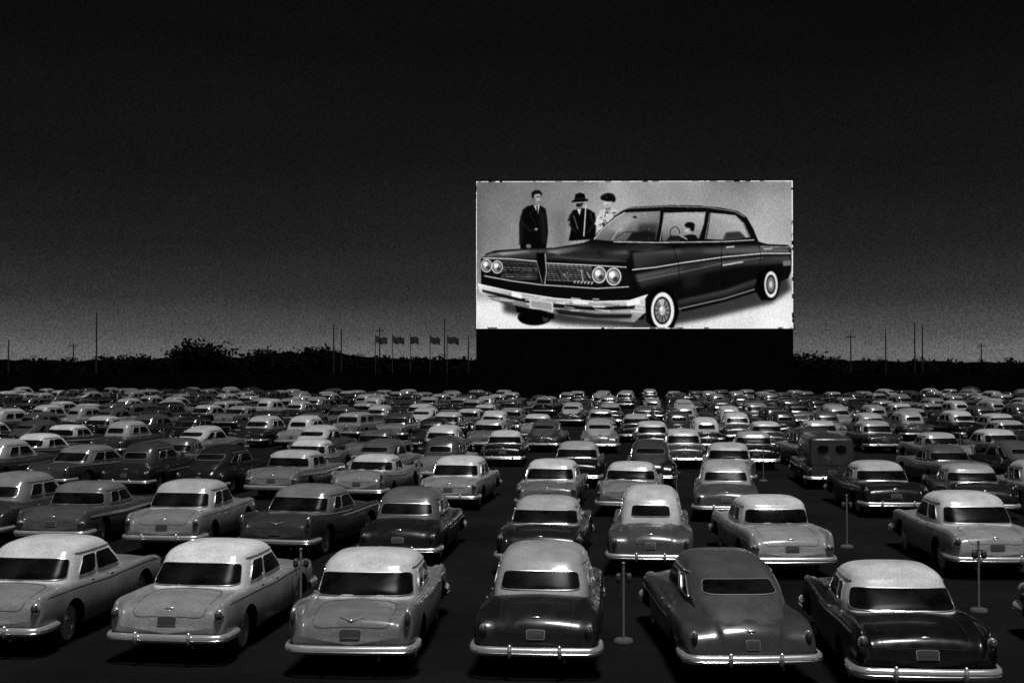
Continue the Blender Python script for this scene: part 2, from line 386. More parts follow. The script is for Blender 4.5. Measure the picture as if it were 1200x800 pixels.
# tall narrow-roofed early sedan, and a long flat-decked notchback
specT=dict(specB); specT.update(
 lv=[(.97,.78,3.45,.70),(1.18,.88,3.26,.68),(1.46,1.08,3.0,.63),(1.60,1.28,2.84,.55),(1.68,1.6,2.66,.42),(1.71,1.95,2.48,.22),(1.716,2.22,2.28,.0)],
 hw=[(0,.72),(.04,.82),(.15,.90),(.5,.95),(1.1,.955),(2.0,.89),(4.3,.92),(4.8,.84),(4.95,.68)],
 inn=[(0,.74),(1,.78),(2.0,.95),(3.2,.93),(4.95,.74)],win=[(0,.215,.15,.065,.02),(.437,.215,.045,.08,-.1),(.555,.215,.055,.085,.02),(1,.21,.24,.085,.02)],
 lid=(.045,.68,.16),guard=.3)
specN=dict(specA); specN.update(
 lv=[(.90,1.34,3.72,.80),(1.10,1.40,3.50,.785),(1.33,1.55,3.18,.745),(1.44,1.66,2.98,.70),(1.51,1.88,2.78,.57),(1.54,2.1,2.6,.30),(1.546,2.36,2.4,.0)],
 lid=(.045,1.25,.2),strip=[(.25,4.85,.55,.012)],guard=0,bh=.08,tail=[(.80,-.0,.68,.08,.05,'r')],
 fend=[(0,.58),(.02,.77),(.06,.90),(.14,.985),(.4,1.0),(1.2,.985),(2.5,.93),(4.2,.95),(4.8,.9),(5.0,.82),(5.1,.62)])
meshes={k:make_car('car_mesh_'+k,s) for k,s in dict(A=specA,E=specE,B=specB,b=specB2,C=specC,D=specD,H=specH,W=specW,V=specV,T=specT,N=specN).items()}

SCR=Vector((15.8,165,0))
cars=[]
def put(kind,X,d,body,roof,head=None):
    if head is None:
        head=math.atan2(SCR.x-X,188-d)+rng.gauss(0,R(2.6)); head=max(-.7,min(.7,head))
    o=obj('parked_van' if kind=='V' else 'parked_car',meshes[kind],(X,d,0),-head)
    if d>26:
        s=rng.uniform(.96,1.04);o.scale=(rng.uniform(.97,1.03),rng.uniform(.94,1.06),s)
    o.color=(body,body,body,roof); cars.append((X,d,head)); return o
def ix(x,d): return (x-600)*d/1500
R=math.radians
rng=random.Random(11)
put('A',-8.25,20.1,.22,.66,R(6.5))
put('A',-5.27,19.6,.25,.78,R(7))
put('E',-2.37,18.8,.17,.66,R(3))
put('B',.34,18.7,.012,.34,R(5))
put('C',3.42,18.2,.045,.07,R(-2.5))
put('D',5.63,17.4,.006,.60,R(4))
put('A',-11.2,21.0,.2,.5,R(8)); put('B',9.3,17.0,.05,.5,R(2))
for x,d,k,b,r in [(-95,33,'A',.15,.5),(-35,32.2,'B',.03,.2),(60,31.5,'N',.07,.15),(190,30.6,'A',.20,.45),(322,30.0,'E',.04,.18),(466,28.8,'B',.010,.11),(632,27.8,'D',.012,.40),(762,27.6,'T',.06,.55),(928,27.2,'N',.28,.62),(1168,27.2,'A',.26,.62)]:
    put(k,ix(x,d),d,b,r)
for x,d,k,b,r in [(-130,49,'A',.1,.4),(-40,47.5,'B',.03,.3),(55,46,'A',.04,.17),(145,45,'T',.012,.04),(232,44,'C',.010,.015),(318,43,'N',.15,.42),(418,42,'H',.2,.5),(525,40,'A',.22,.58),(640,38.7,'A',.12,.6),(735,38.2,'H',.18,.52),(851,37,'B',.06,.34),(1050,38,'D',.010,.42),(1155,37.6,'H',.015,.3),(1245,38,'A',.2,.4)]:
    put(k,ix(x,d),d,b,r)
put('V',ix(975,46.5),46.5,.03,.04)
kinds='AAANNNEEEBBBTTTbCCCDDHHHW'
for n in range(4,15):
    d0=46.3+9.2*(n-4)
    X=-(.42*(d0+15)+6)+rng.uniform(0,2.5)
    while X<.42*(d0+15)+6:
        d=d0+(X-10)**2/140+rng.uniform(-1.0,1.0)
        if d<156 and abs(X)<.42*d+5 and rng.random()>(.11 if n<8 else .24) and not (n==4 and abs(X-ix(975,46.5))<2.6):
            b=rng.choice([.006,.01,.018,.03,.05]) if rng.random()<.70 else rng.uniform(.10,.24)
            f=max(.38,1-(n-4)*.075)  # light fall-off towards the back rows, put into body and roof tones
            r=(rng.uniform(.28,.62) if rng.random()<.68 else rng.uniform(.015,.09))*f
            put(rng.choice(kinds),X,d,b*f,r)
        X+=rng.choice([2.6,2.75,2.95,3.25])+(rng.uniform(1.5,3) if rng.random()<.08 else 0)
print('cars',len(cars))

# ---------------------------------------------------------------- speaker posts
M_POST=simple('painted_steel_post',.2,.5,0,30,.25); M_SPK=simple('speaker_metal',.06,.4,.3,30,.2); M_CONC=simple('concrete',.06,.9,0,15,.3)
mb=MB()
mb.tube([(0,0,0),(0,0,1.28)],.022,0,10); mb.ell((0,0,1.29),(.03,.03,.025),0,10,6)
mb.tube([(0,0,0),(0,0,.05),(0,0,.07)],[.16,.15,.09],2,18)
mb.box((0,0,1.12),(.22,.03,.025),1)
for sd in (-1,1):
    mb.ell((sd*.09,-.03,1.05),(.05,.04,.075),1,12,8,.6)
    mb.tube([(sd*.10,0,.97),(sd*.08,.03,.85),(sd*.04,.02,.78),(0,0,.84)],.006,1,5)
post=mb.mesh('speaker_post_mesh',[M_POST,M_SPK,M_CONC])
for X,d in [(1.84,21.2),(-3.75,22.8),(8.65,23.8),(8.35,32),(10.85,33)]:
    obj('speaker_post',post,(X,d,0),rng.uniform(-.2,.2))
for i,(X,d,h) in enumerate(cars):
    if d>33 and i%3==0 and d<110:
        ox,oy=1.38,3.0
        obj('speaker_post',post,(X+ox*math.cos(h)+oy*math.sin(h),d-ox*math.sin(h)+oy*math.cos(h),0),-h)

# ---------------------------------------------------------------- ground
m,nt,b=newmat('cinder_ground')
n1=noise(nt,.25,6,.65);n2=noise(nt,22,4,.7)
v=math_node(nt,'MULTIPLY',maprange(nt,n1,.3,.7,.003,.010),maprange(nt,n2,.3,.7,.4,1.7))
cb=N(nt,'ShaderNodeCombineColor')
for i in range(3): L(nt,v,cb.inputs[i])
L(nt,cb.outputs[0],b.inputs['Base Color']); b.inputs['Roughness'].default_value=1.0; b.inputs['Specular IOR Level'].default_value=.05
bp=N(nt,'ShaderNodeBump');bp.inputs['Strength'].default_value=.6;bp.inputs['Distance'].default_value=.03;L(nt,n2,bp.inputs['Height']);L(nt,bp.outputs[0],b.inputs['Normal'])
g=MB(); g.add([(-2500,-300,0),(2500,-300,0),(2500,4000,0),(-2500,4000,0)],[[0,1,2,3]],0,False)
obj('ground',g.mesh('ground',[m]))

# ---------------------------------------------------------------- movie screen
SW,SH,SB=40.9,19.1,9.0
scr=bpy.data.objects.new('movie_screen',None); scr.location=(SCR.x,SCR.y,0); scr.rotation_euler=(0,0,R(-1.0)); col.objects.link(scr)
M_STR=simple('screen_tower_dark_paint',.002,.98,0,.6,.4,spec=.05)
t=MB()
t.box((0,.62,SB+SH/2),(SW+.25,.6,SH+.3),0)
t.box((0,.55,(SB-.15)/2),(SW,.45,SB-.15),0)
for x in np.linspace(-SW/2+1,SW/2-1,7):
    t.box((x,1.3,13.5),(.5,.8,27),0); t.tube([(x,1.6,22),(x,10,0)],.22,0,8)
for z in (3,9,15,21): t.box((0,1.9,z),(SW-1,.25,.4),0)
for x in np.linspace(-SW/2+.08,SW/2-.08,15): t.box((x,.30,(SB-.3)/2),(.14,.06,SB-.3),0)
obj('tower',t.mesh('screen_tower',[M_STR]),parent=scr)
# --- the projected picture, drawn procedurally and stored as brightness on a fine flat mesh
SS=4; CW,CH=372*SS,174*SS
can=np.zeros((CH,CW))
def gauss(a,s):
    r=int(max(1,3*s)); k=np.exp(-np.arange(-r,r+1)**2/(2*s*s)); k/=k.sum()
    p=np.pad(a,((r,r),(0,0)),'edge'); a=sum(k[i]*p[i:i+a.shape[0]] for i in range(2*r+1))
    p=np.pad(a,((0,0),(r,r)),'edge'); return sum(k[i]*p[:,i:i+a.shape[1]] for i in range(2*r+1))
def poly(pts,tone,blur=0,op=1.0):
    P=[((x-558)*SS,(y-211)*SS) for x,y in pts]
    tn=list(tone)[:len(P)] if isinstance(tone,(list,tuple)) else [tone]*len(P)
    while len(tn)<len(P): tn.append(tn[-1])
    mg=int(3*blur*SS)+2
    x0=int(max(0,min(p[0] for p in P)-mg));x1=int(min(CW,max(p[0] for p in P)+mg+1));y0=int(max(0,min(p[1] for p in P)-mg));y1=int(min(CH,max(p[1] for p in P)+mg+1))
    if x1<=x0 or y1<=y0:return
    T=np.zeros((y1-y0,x1-x0));M=np.zeros_like(T)
    for tri in tessellate_polygon([[Vector((p[0],p[1],0)) for p in P]]):
        a,b,c=[P[i] for i in tri];ta,tb,tc_=[tn[i] for i in tri]
        den=(b[1]-c[1])*(a[0]-c[0])+(c[0]-b[0])*(a[1]-c[1])
        if abs(den)<1e-9: continue
        ax0=int(max(x0,math.floor(min(a[0],b[0],c[0]))));ax1=int(min(x1,math.ceil(max(a[0],b[0],c[0]))+1));ay0=int(max(y0,math.floor(min(a[1],b[1],c[1]))));ay1=int(min(y1,math.ceil(max(a[1],b[1],c[1]))+1))
        if ax1<=ax0 or ay1<=ay0: continue
        X,Y=np.meshgrid(np.arange(ax0,ax1)+.5,np.arange(ay0,ay1)+.5)
        w0=((b[1]-c[1])*(X-c[0])+(c[0]-b[0])*(Y-c[1]))/den;w1=((c[1]-a[1])*(X-c[0])+(a[0]-c[0])*(Y-c[1]))/den;w2=1-w0-w1
        ok=(w0>=-1e-6)&(w1>=-1e-6)&(w2>=-1e-6)
        sl=(slice(ay0-y0,ay1-y0),slice(ax0-x0,ax1-x0))
        T[sl][ok]=(w0*ta+w1*tb+w2*tc_)[ok];M[sl][ok]=1
    if blur: T=gauss(T*M,blur*SS);M=gauss(M,blur*SS)
    else: T=T*M
    can[y0:y1,x0:x1]=can[y0:y1,x0:x1]*(1-M*op)+T*op
def ellp(cx,cy,rx,ry,tone,n=28,blur=0,op=1.0):
    poly([(cx+rx*math.cos(2*math.pi*i/n),cy+ry*math.sin(2*math.pi*i/n)) for i in range(n)],tone,blur,op)
def line(pts,w,tone,blur=0,op=1.0):
    for a,b in zip(pts[:-1],pts[1:]):
        dx,dy=b[0]-a[0],b[1]-a[1];l=math.hypot(dx,dy) or 1;nx,ny=-dy/l*w/2,dx/l*w/2
        ex,ey=dx/l*w*.3,dy/l*w*.3
        poly([(a[0]-ex+nx,a[1]-ey+ny),(b[0]+ex+nx,b[1]+ey+ny),(b[0]+ex-nx,b[1]+ey-ny),(a[0]-ex-nx,a[1]-ey-ny)],tone,blur,op)
xs=np.array([558,600,660,720,780,850,900,930.]); ys=np.array([211,235,270,305,330,350,385.])
T=np.array([[.38,.42,.50,.60,.58,.50,.46,.42],[.42,.46,.54,.66,.60,.56,.60,.50],[.45,.50,.58,.74,.66,.64,.74,.62],[.5,.56,.66,.66,.62,.6,.78,.72],[.74,.78,.75,.7,.65,.68,.78,.78],[.93,.92,.85,.8,.8,.88,.92,.9],[.97,.96,.9,.85,.9,.95,.96,.94]])
gx=np.arange(CW)/SS+558;gy=np.arange(CH)/SS+211
rowsI=np.array([np.interp(gx,xs,r) for r in T])
for j in range(CW): can[:,j]=np.interp(gy,ys,rowsI[:,j])
can[:]=gauss(can[::4,::4],9).repeat(4,0).repeat(4,1)
nrng=np.random.default_rng(3)
bl=gauss(nrng.normal(0,1,(CH//8,CW//8)),5);can+= (bl/bl.std()*.02).repeat(8,0)[:CH].repeat(8,1)[:,:CW]
poly([(558,300),(600,318),(600,345),(558,352)],.45,5,.6)
poly([(648,250),(664,246),(668,290),(650,290)],.36,4,.5); poly([(885,225),(925,230),(925,262),(895,258)],.72,7,.5)
poly([(590,366),(660,380),(760,386),(830,374),(905,356),(928,340),(925,325),(700,335),(590,345)],.12,2.5,.85)
# people
poly([(613,245),(618,241),(626,239),(634,240),(640,244),(642,256),(643,272),(641,288),(640,300),(611,300),(610,284),(609,262)],.04,.3)
poly([(609,262),(611,250),(614,258),(613,285),(609,287)],.10,.5)
poly([(633,246),(640,250),(641,285),(636,285)],.12,1.2,.8);line([(626,240),(622,252),(629,264)],.7,.13,.3);line([(633,240),(636,250),(631,264)],.7,.13,.3)
poly([(626,239),(633,239),(631,251)],.85,.2); poly([(629,241),(631,241),(631,250),(629.5,250)],.05)
ellp(629.5,231.5,4.6,6.8,.60,blur=.3); ellp(632,231,2,4,.74,blur=.8,op=.8);ellp(626.5,234,1.6,3.5,.38,blur=.7,op=.8)
poly([(624,231.5),(623.5,225),(627,222),(633,222),(636,226),(635.5,229),(633,226),(627.5,226.5),(625.5,232)],.05,.4)
poly([(629,229.3),(634,229.3),(634,230.5),(629,230.5)],.15,.3); poly([(630.5,235.5),(633.5,235.3),(633.5,236.2),(630.5,236.3)],.28,.3);line([(632.3,230),(633.2,233.4)],.5,.42,.2)
poly([(626,237),(631,238),(632,241),(627,241)],.42,.5,.8)
line([(614,262),(622,270),(628,268)],2.2,.11,.5); ellp(629,268,1.8,1.6,.55,blur=.3);ellp(620,288,3,2.5,.45,blur=.4)
poly([(668,254),(672,246),(679,243),(690,244),(698,249),(700,262),(698,280),(667,282),(670,268)],.035,.3)
ellp(680.5,237,4.8,6.2,.52,blur=.3);ellp(678,239,2,3,.68,blur=.7,op=.7); poly([(671,234),(690,232.5),(690,235),(671,236.5)],.02,.3); poly([(674,234),(675,227),(680,225),(686,226.5),(687,233)],.03,.3);line([(675,232.5),(687,231.5)],.9,.16,.2)
poly([(676,238),(684,237),(684,241),(676,242)],.05,.2); ellp(685,241,2.4,2.4,.6,blur=.3); ellp(675,243,2.2,2.2,.55,blur=.3)
poly([(677,244),(682,244),(680,252)],.8,.2)
line([(687.5,240),(686,262),(685,276)],1.3,.85,.2); line([(670,250),(667,258),(673,246)],1.8,.12,.5)
line([(692,250),(697,262),(690,272)],2.2,.13,.6); line([(668,262),(676,272)],2,.12,.6);line([(673,252),(678,268)],.9,.5,.3)
poly([(699,258),(704,247),(710,244),(720,243),(729,249),(733,258),(734,276),(704,279),(700,270)],.78,.4)
poly([(724,247),(731,256),(733,276),(722,277)],.36,1.5,.8)
for i in range(90):
    x=rng.uniform(702,731);y=rng.uniform(248,275); ellp(x,y,rng.uniform(.6,1.6),rng.uniform(.5,1.4),rng.choice([.1,.2,1,.08]),7,.15,.85)
ellp(713,236.5,4.4,6.2,.70,blur=.3);ellp(711,237,2,3.6,.84,blur=.7,op=.8); ellp(714,230.5,8,5.0,.04,blur=.4); ellp(707.5,231,3,3.0,.05,blur=.4); ellp(720,233,2.6,3.5,.05,blur=.4)
for i in range(14): ellp(rng.uniform(707,721),rng.uniform(226,233),1,.6,.2,8,.3,.7)
line([(709.5,235),(711.5,235)],.7,.15,.2);line([(713.5,235),(715.5,235)],.7,.15,.2);line([(711,240),(714,240)],.7,.2,.2)
poly([(710,243),(717,242),(717,246),(711,247)],.5,.3); line([(703,252),(699,262),(706,258)],2.2,.85,.3); line([(699,254),(697,262)],.8,.2,.3); ellp(706,247,2.2,2.4,.75,blur=.3)
# car in the picture
body=[(564,303),(570,297),(580,293),(612,291),(650,290),(685,284),(694,280),(706,268),(720,254),(731,246),(742,242),(785,240),(820,240.5),(845,243),(865,247),(876,254),(884,268),(890,283),(900,286),(924,287),(928,291),(929,302),(928,318),(925,326),(893,341),(850,354),(800,366),(792,345),(775,338),(762,350),(755,375),(700,368),(620,354),(575,344),(564,334)]
poly(body,.05,.25)
poly([(575,296),(612,292),(650,291),(694,283),(722,285),(742,292),(738,303),(700,309),(640,304),(600,302),(568,303)],[.34,.3,.17,.08,.06,.12,.2,.12,.1,.2,.32],.8)
poly([(640,294),(690,286),(700,288),(655,298)],[.6,.12,.08,.45],1.0); poly([(700,294),(735,292),(738,297),(705,301)],[.1,.3,.4,.12],1.0)
poly([(583,296),(625,293),(628,296),(590,299)],[.7,.3,.25,.55],.8);line([(650,300),(690,304),(735,306)],1.2,.38,.8)
line([(565,300),(590,296),(620,294)],.8,.6,.4); poly([(718,287),(760,286),(790,289),(760,294),(735,293)],[.1,.3,.16,.34,.2],1.0)
poly([(697,280),(708,268),(722,255),(733,248.5),(775,247),(774,262),(770,281),(740,283),(715,282)],[.42,.5,.6,.55,.5,.42,.3,.28,.35],.3)
poly([(780,250),(800,248.5),(828,249),(826,262),(820,280),(795,283),(777,282),(777,266)],[.66,.7,.7,.66,.5,.4,.35,.55],.3)
poly([(834,250),(850,250.5),(863,253),(872,262),(879,278),(850,281),(829,280),(832,264)],[.66,.68,.66,.68,.7,.6,.5,.58],.3)
poly([(712,268),(730,256),(745,254),(730,272)],.68,2,.6); poly([(750,262),(772,262),(770,280),(745,281)],.16,2,.7)
line([(733,248.5),(722,255),(706,269),(697,280)],1.1,.8,.2); line([(735,243.5),(785,241.3),(830,242.5),(862,247.5),(874,254)],1.1,.55,.3)
line([(777,247),(775,262),(771,283)],2.6,.04,.2);line([(779.5,249),(778,262),(774.5,283)],.8,.7,.2)
line([(831,250),(829,262),(824,281)],2.4,.04,.2);line([(833,250),(831,262),(827.5,280)],.7,.65,.2)
line([(780,249.5),(828,248.5)],.8,.7,.2);line([(834,249.5),(863,252.5),(873,262),(880,278)],.8,.7,.2)
line([(720,283),(771,284),(850,283),(885,281)],1.1,.8,.2)
poly([(735,282),(742,272),(760,270),(770,273),(768,282)],.10,.8); poly([(848,281),(852,272),(868,271),(876,279)],.22,.8);poly([(782,282),(786,276),(800,276),(800,282)],.12,.6)
ellp(808,268.5,5.0,6.4,.60,blur=.4);ellp(806,270,2.2,3.4,.78,blur=.5,op=.8); ellp(809.5,263.5,6.0,3.6,.04,blur=.4);ellp(812.5,267,2.6,4,.05,blur=.4); poly([(797,283),(801,277),(808,274.5),(816,275),(821,282)],.06,.4);line([(804.5,268),(806,268)],.6,.15,.15);line([(805,272.3),(807,272.3)],.6,.2,.15)
for i in range(24):
    a=2*math.pi*i/24;b2=2*math.pi*(i+1)/24
    line([(792+5.6*math.cos(a),273+7.6*math.sin(a)),(792+5.6*math.cos(b2),273+7.6*math.sin(b2))],.8,.08,.15)
line([(797,275),(806,280)],1.8,.6,.3); line([(722,279),(732,272),(745,271)],.7,.1,.2);line([(718,281),(725,270),(731,268)],1,.7,.3)
ellp(745,254,2.6,1.3,.15,blur=.2)
poly([(742,296),(790,291),(850,288),(890,287),(926,291),(926,297),(870,298),(800,307),(745,316)],[.30,.2,.14,.2,.4,.34,.14,.1,.18],1.2)
poly([(745,322),(800,311),(870,301),(927,300),(927,308),(870,312),(800,327),(752,338)],[.40,.28,.2,.36,.22,.1,.08,.12],1.5)
poly([(795,352),(850,340),(890,326),(893,334),(850,349),(798,361)],[.3,.32,.26,.1,.08,.06],1.2)
poly([(800,290),(826,289),(822,335),(802,340)],.16,3,.6)
line([(742,316),(770,313),(800,308),(850,301),(895,297),(928,297)],1.1,.95,.2)
line([(748,329),(800,319),(850,308),(895,302)],.8,.5,.4)
line([(797,362),(850,350),(892,337)],1.2,.6,.3)
line([(848,284),(846,300),(848,340)],.6,.0,.1);line([(790,288),(796,310),(800,352)],.6,.0,.1);line([(890,287),(893,300),(888,330)],.5,.0,.1)
poly([(848,310),(872,306),(872,307.6),(848,311.7)],.8,.2); poly([(852,289),(862,288),(862,289.6),(852,290.6)],.75,.2); poly([(896,291),(906,290.5),(906,292),(896,292.6)],.7,.2)
line([(893,289),(926,289.5)],.9,.65,.3); poly([(918,306),(928,305),(928,311),(919,312)],.45,.4)
poly([(566,303),(600,304),(632,307),(634,332),(600,328),(568,322)],.07,.3)
poly([(640,308),(700,312),(736,314),(740,334),(700,337),(642,333)],.07,.3)
for k in range(9):
    y=305.5+k*2.45; line([(588,y-1+.3*k),(630,y+1.6)],.6,.35+.45*rng.random(),.15); line([(642,y+2.6),(694,y+5)],.6,.3+.5*rng.random(),.15)
for i in range(30):
    x=rng.uniform(592,690);
    if 628<x<644: continue
    line([(x,308+(x-592)*.05+rng.uniform(0,12)),(x+rng.uniform(2,8),312+(x-592)*.06+rng.uniform(0,12))],rng.uniform(.5,1.3),rng.choice([.03,.1,.9]),.3,.7)
for x in list(range(592,630,6))+list(range(646,694,7)): line([(x,308+(x-592)*.05),(x,326+(x-592)*.07)],.4,.2,.15)
line([(566,302),(600,303),(632,306),(638,308),(700,311),(735,313)],1.2,.85,.2)
line([(568,323),(600,329),(634,333.5),(700,338),(738,336)],1.2,.8,.2)
poly([(629,296),(639,296),(642,318),(640,333),(634,333),(630,312)],[.02,.02,.05,.1,.1,.04],.3); line([(639.5,297),(641,318),(639,333)],.9,.8,.2); line([(629,305),(636,331)],.7,.6,.2)
for cx,cy,r in ((570.5,311,6.6),(583,312.5,6.6),(703,322,8.4),(720,324,9.0)):
    ellp(cx,cy,r,r*1.18,.9,blur=.2);ellp(cx,cy,r*.84,r,.10,blur=.2);ellp(cx,cy,r*.74,r*.9,.55,blur=.3);ellp(cx-r*.2,cy-r*.25,r*.4,r*.45,1.0,blur=.5);ellp(cx+r*.25,cy+r*.35,r*.35,r*.35,.22,blur=.6)
for i,x in enumerate(range(673,695,4)): poly([(x,331+i*.3),(x+2.4,328+i*.3),(x+3,329+i*.3),(x+1,332+i*.3)],.85,.2)
poly([(560,332),(570,334),(600,341),(650,349),(700,353),(740,352),(757,346),(769,343),(766,356),(757,366),(744,378),(715,376),(680,373),(640,366),(600,357),(575,349),(562,342)],[.95,.85,.65,.75,.8,.75,.95,1,.8,.7,.55,.35,.4,.4,.45,.6,.85],.3)
poly([(565,339),(600,347),(650,356),(700,360),(745,358),(745,362),(700,364),(650,360),(600,351),(566,342)],.06,.5)
poly([(650,362),(700,368),(742,368),(740,373),(700,373),(655,368)],.12,.8)
for i in range(34):
    x=rng.uniform(570,755);y=342+(x-565)*.085+rng.uniform(-4,14)*(1 if x<740 else .5); line([(x,y),(x+rng.uniform(6,22),y+rng.uniform(0,2))],rng.uniform(.5,1.8),rng.choice([.05,.15,.9,1]),.3,.75)
line([(561,333),(600,341.5),(650,349.5),(700,353.5),(738,352.5),(757,346.5),(768,343.5)],1.1,1.0,.2)
poly([(600,342),(612,345),(612,350),(600,347)],1,.4);poly([(735,353),(752,349),(751,356),(736,359)],1,.5);poly([(672,352),(690,353.5),(690,357),(672,356)],.95,.4)
poly([(621,350),(649,354),(649,366),(621,361)],.8,.2);poly([(623,352),(647,355.5),(647,364),(623,359.5)],.6,.3)
line([(575,350),(600,358),(640,367),(680,374),(715,377),(744,378.5)],1.0,.25,.3)
ellp(627,372,20,9.5,.02,blur=.5);ellp(640,371,4,7,.2,blur=.5); poly([(604,358),(650,368),(650,374),(606,366)],.02,.4)
poly([(757,350),(764,340),(775,335),(787,338),(794,350),(797,366),(790,386),(770,388),(758,376)],.015,.3)
ellp(779,364,16.5,25,.02,blur=.3);ellp(777.5,364,13.5,21.5,.95,blur=.3);ellp(777,364,10.2,16.5,.07,blur=.3);ellp(777,364,8.6,14,.5,blur=.4)
for i in range(12):
    a=2*math.pi*i/12; line([(777+3*math.cos(a),364+5*math.sin(a)),(777+8*math.cos(a),364+13*math.sin(a))],.9,.08,.25)
poly([(772,352),(779,350),(778,362)],.9,.5,.7);ellp(777,364,3.6,5.6,.75,blur=.4);ellp(776,362,1.6,2.4,1,blur=.4)
poly([(885,338),(890,320),(900,313),(908,314),(914,322),(915,334),(906,352),(893,352)],.015,.4)
ellp(905,333.5,9.6,18.5,.02,blur=.3);ellp(904.5,333.5,7.8,15.6,.9,blur=.3);ellp(904.3,333.5,5.6,11.6,.08,blur=.3);ellp(904.3,333.5,4.4,9,.45,blur=.4);ellp(904.3,333.5,2,4,.8,blur=.3)
can[:]=gauss(can,1.0)
can[:]=can.clip(0,1); can[:]=np.where(can<.5,can*(.78+.44*can),can)
for a,b in (((558.6,211.7),(929.5,211.7)),((929.4,211.6),(929.4,384.6)),((558.6,211.8),(558.6,384.6)),((558.5,384.4),(929,384.4))): line([a,b],1.0,.92)
for i in range(90):
    x=rng.uniform(558,929)
    if rng.random()<.5: x0=rng.choice([558.3,929.4]);y0=rng.uniform(214,384);line([(x0,y0),(x0+rng.uniform(-.6,.6),y0+rng.uniform(1,5))],rng.uniform(.5,1.8),rng.choice([.05,.3,1]))
    else: y0=rng.choice([211.8,384.3]);line([(x,y0),(x+rng.uniform(2,9),y0)],rng.uniform(.4,1.5),rng.choice([.05,.4,1]))
for i in range(26):
    x=rng.uniform(562,925);y=rng.uniform(215,280);line([(x,y),(x+rng.uniform(-.6,.6),y+rng.uniform(.8,4))],.35,rng.choice([.35,.9]),0,.6)
K=2; nx,ny=CW//K+1,CH//K+1
g2=can.reshape(CH//K,K,CW//K,K).mean((1,3)); g2=np.pad(g2,((0,1),(0,1)),'edge')
g2=g2*(1+nrng.normal(0,.10,g2.shape))+nrng.normal(0,.01,g2.shape); g2=g2.clip(.004,1)
X,Z=np.meshgrid(np.linspace(-SW/2,SW/2,nx),np.linspace(SB+SH,SB,ny))
co=np.stack([X,np.full_like(X,.30),Z],-1).reshape(-1,3)
idx=np.arange(nx*ny).reshape(ny,nx); F=np.stack([idx[:-1,:-1],idx[1:,:-1],idx[1:,1:],idx[:-1,1:]],-1).reshape(-1,4)
me=bpy.data.meshes.new('projected_picture'); me.vertices.add(nx*ny); me.vertices.foreach_set('co',co.ravel())
me.loops.add(F.size); me.loops.foreach_set('vertex_index',F.ravel().astype(np.int32)); me.polygons.add(len(F)); me.polygons.foreach_set('loop_start',np.arange(0,F.size,4,dtype=np.int32)); me.update(calc_edges=True)
g3=np.where(g2>.04,((g2+.055)/1.055)**2.4,g2/12.92).ravel(); cols=np.stack([g3,g3,g3,np.ones_like(g3)],-1).astype(np.float32)
at=me.attributes.new('tone','FLOAT_COLOR','POINT'); at.data.foreach_set('color',cols.ravel())
m=bpy.data.materials.new('projected_picture'); m.use_nodes=True; nt=m.node_tree; nt.nodes.clear()
at=N(nt,'ShaderNodeAttribute',attribute_name='tone'); em=N(nt,'ShaderNodeEmission'); out=N(nt,'ShaderNodeOutputMaterial')
L(nt,at.outputs['Color'],em.inputs[0]); L(nt,em.outputs[0],out.inputs[0]); em.inputs[1].default_value=1.0
m.cycles.emission_sampling='NONE'
me.materials.append(m); obj('projected_picture',me,parent=scr)

# ---------------------------------------------------------------- background
M_TREE=simple('distant_foliage',.003,1,0,.5,.6,spec=.02); M_BARK=simple('bark',.004,1,0,8,.4,spec=.02)
def leafclump(mb,cx,cy,cz,rx,rz,n,sz,m=0):
    for _ in range(n):
        while True:
            a,b,c=rng.uniform(-1,1),rng.uniform(-1,1),rng.uniform(-1,1)
            if a*a+b*b+c*c<1:break
        p=Vector((cx+a*rx,cy+b*rx,cz+c*rz)); u=Vector((rng.gauss(0,1),rng.gauss(0,1),rng.gauss(0,1))).normalized();w=u.orthogonal().normalized()
        s=sz*rng.uniform(.5,1.3); mb.add([p-u*s,p+w*s*.6,p+u*s,p-w*s*.6],[[0,1,2,3]],m,False)
def Hline(px):
    return np.interp(px,[-200,0,60,100,130,160,200,230,260,275,300,340,355,365,380,395,410,430,555,930,980,1030,1100,1400],[5.4,5.5,5.3,5.4,5.7,5.5,5.8,6.3,6.2,5.6,6.6,7.0,6.2,7.0,7.4,7.0,6.2,5.9,5.5,5.3,5.6,5.2,5.1,5.2])
mb=MB();x=-130
while x<175:
    px=x*1500/235+600; H=Hline(px)+.25*math.sin(x*1.3)+rng.uniform(-.25,.25)
    y=235+rng.uniform(-6,6)
    leafclump(mb,x,y,H*.62,1.6,H*.38,100,.40)
    if rng.random()<.4: leafclump(mb,x+rng.uniform(-1,1),y,H*.96,rng.uniform(.6,1.2),rng.uniform(.3,.7),26,.2)
    x+=rng.uniform(1.0,1.7)
rows=[[]for _ in range(3)]
for i in range(220):
    xx=-150+i*1.6; Hc=Hline(xx*1500/238+600)-.3
    for k,f in enumerate((0,.6,1.0)): rows[k].append((xx,238+rng.uniform(-.6,.6),Hc*f+(rng.uniform(-.25,.15) if k else 0)))
mb.grid(rows,0,False,False)
obj('distant_tree_line',mb.mesh('distant_tree_line',[M_TREE]))
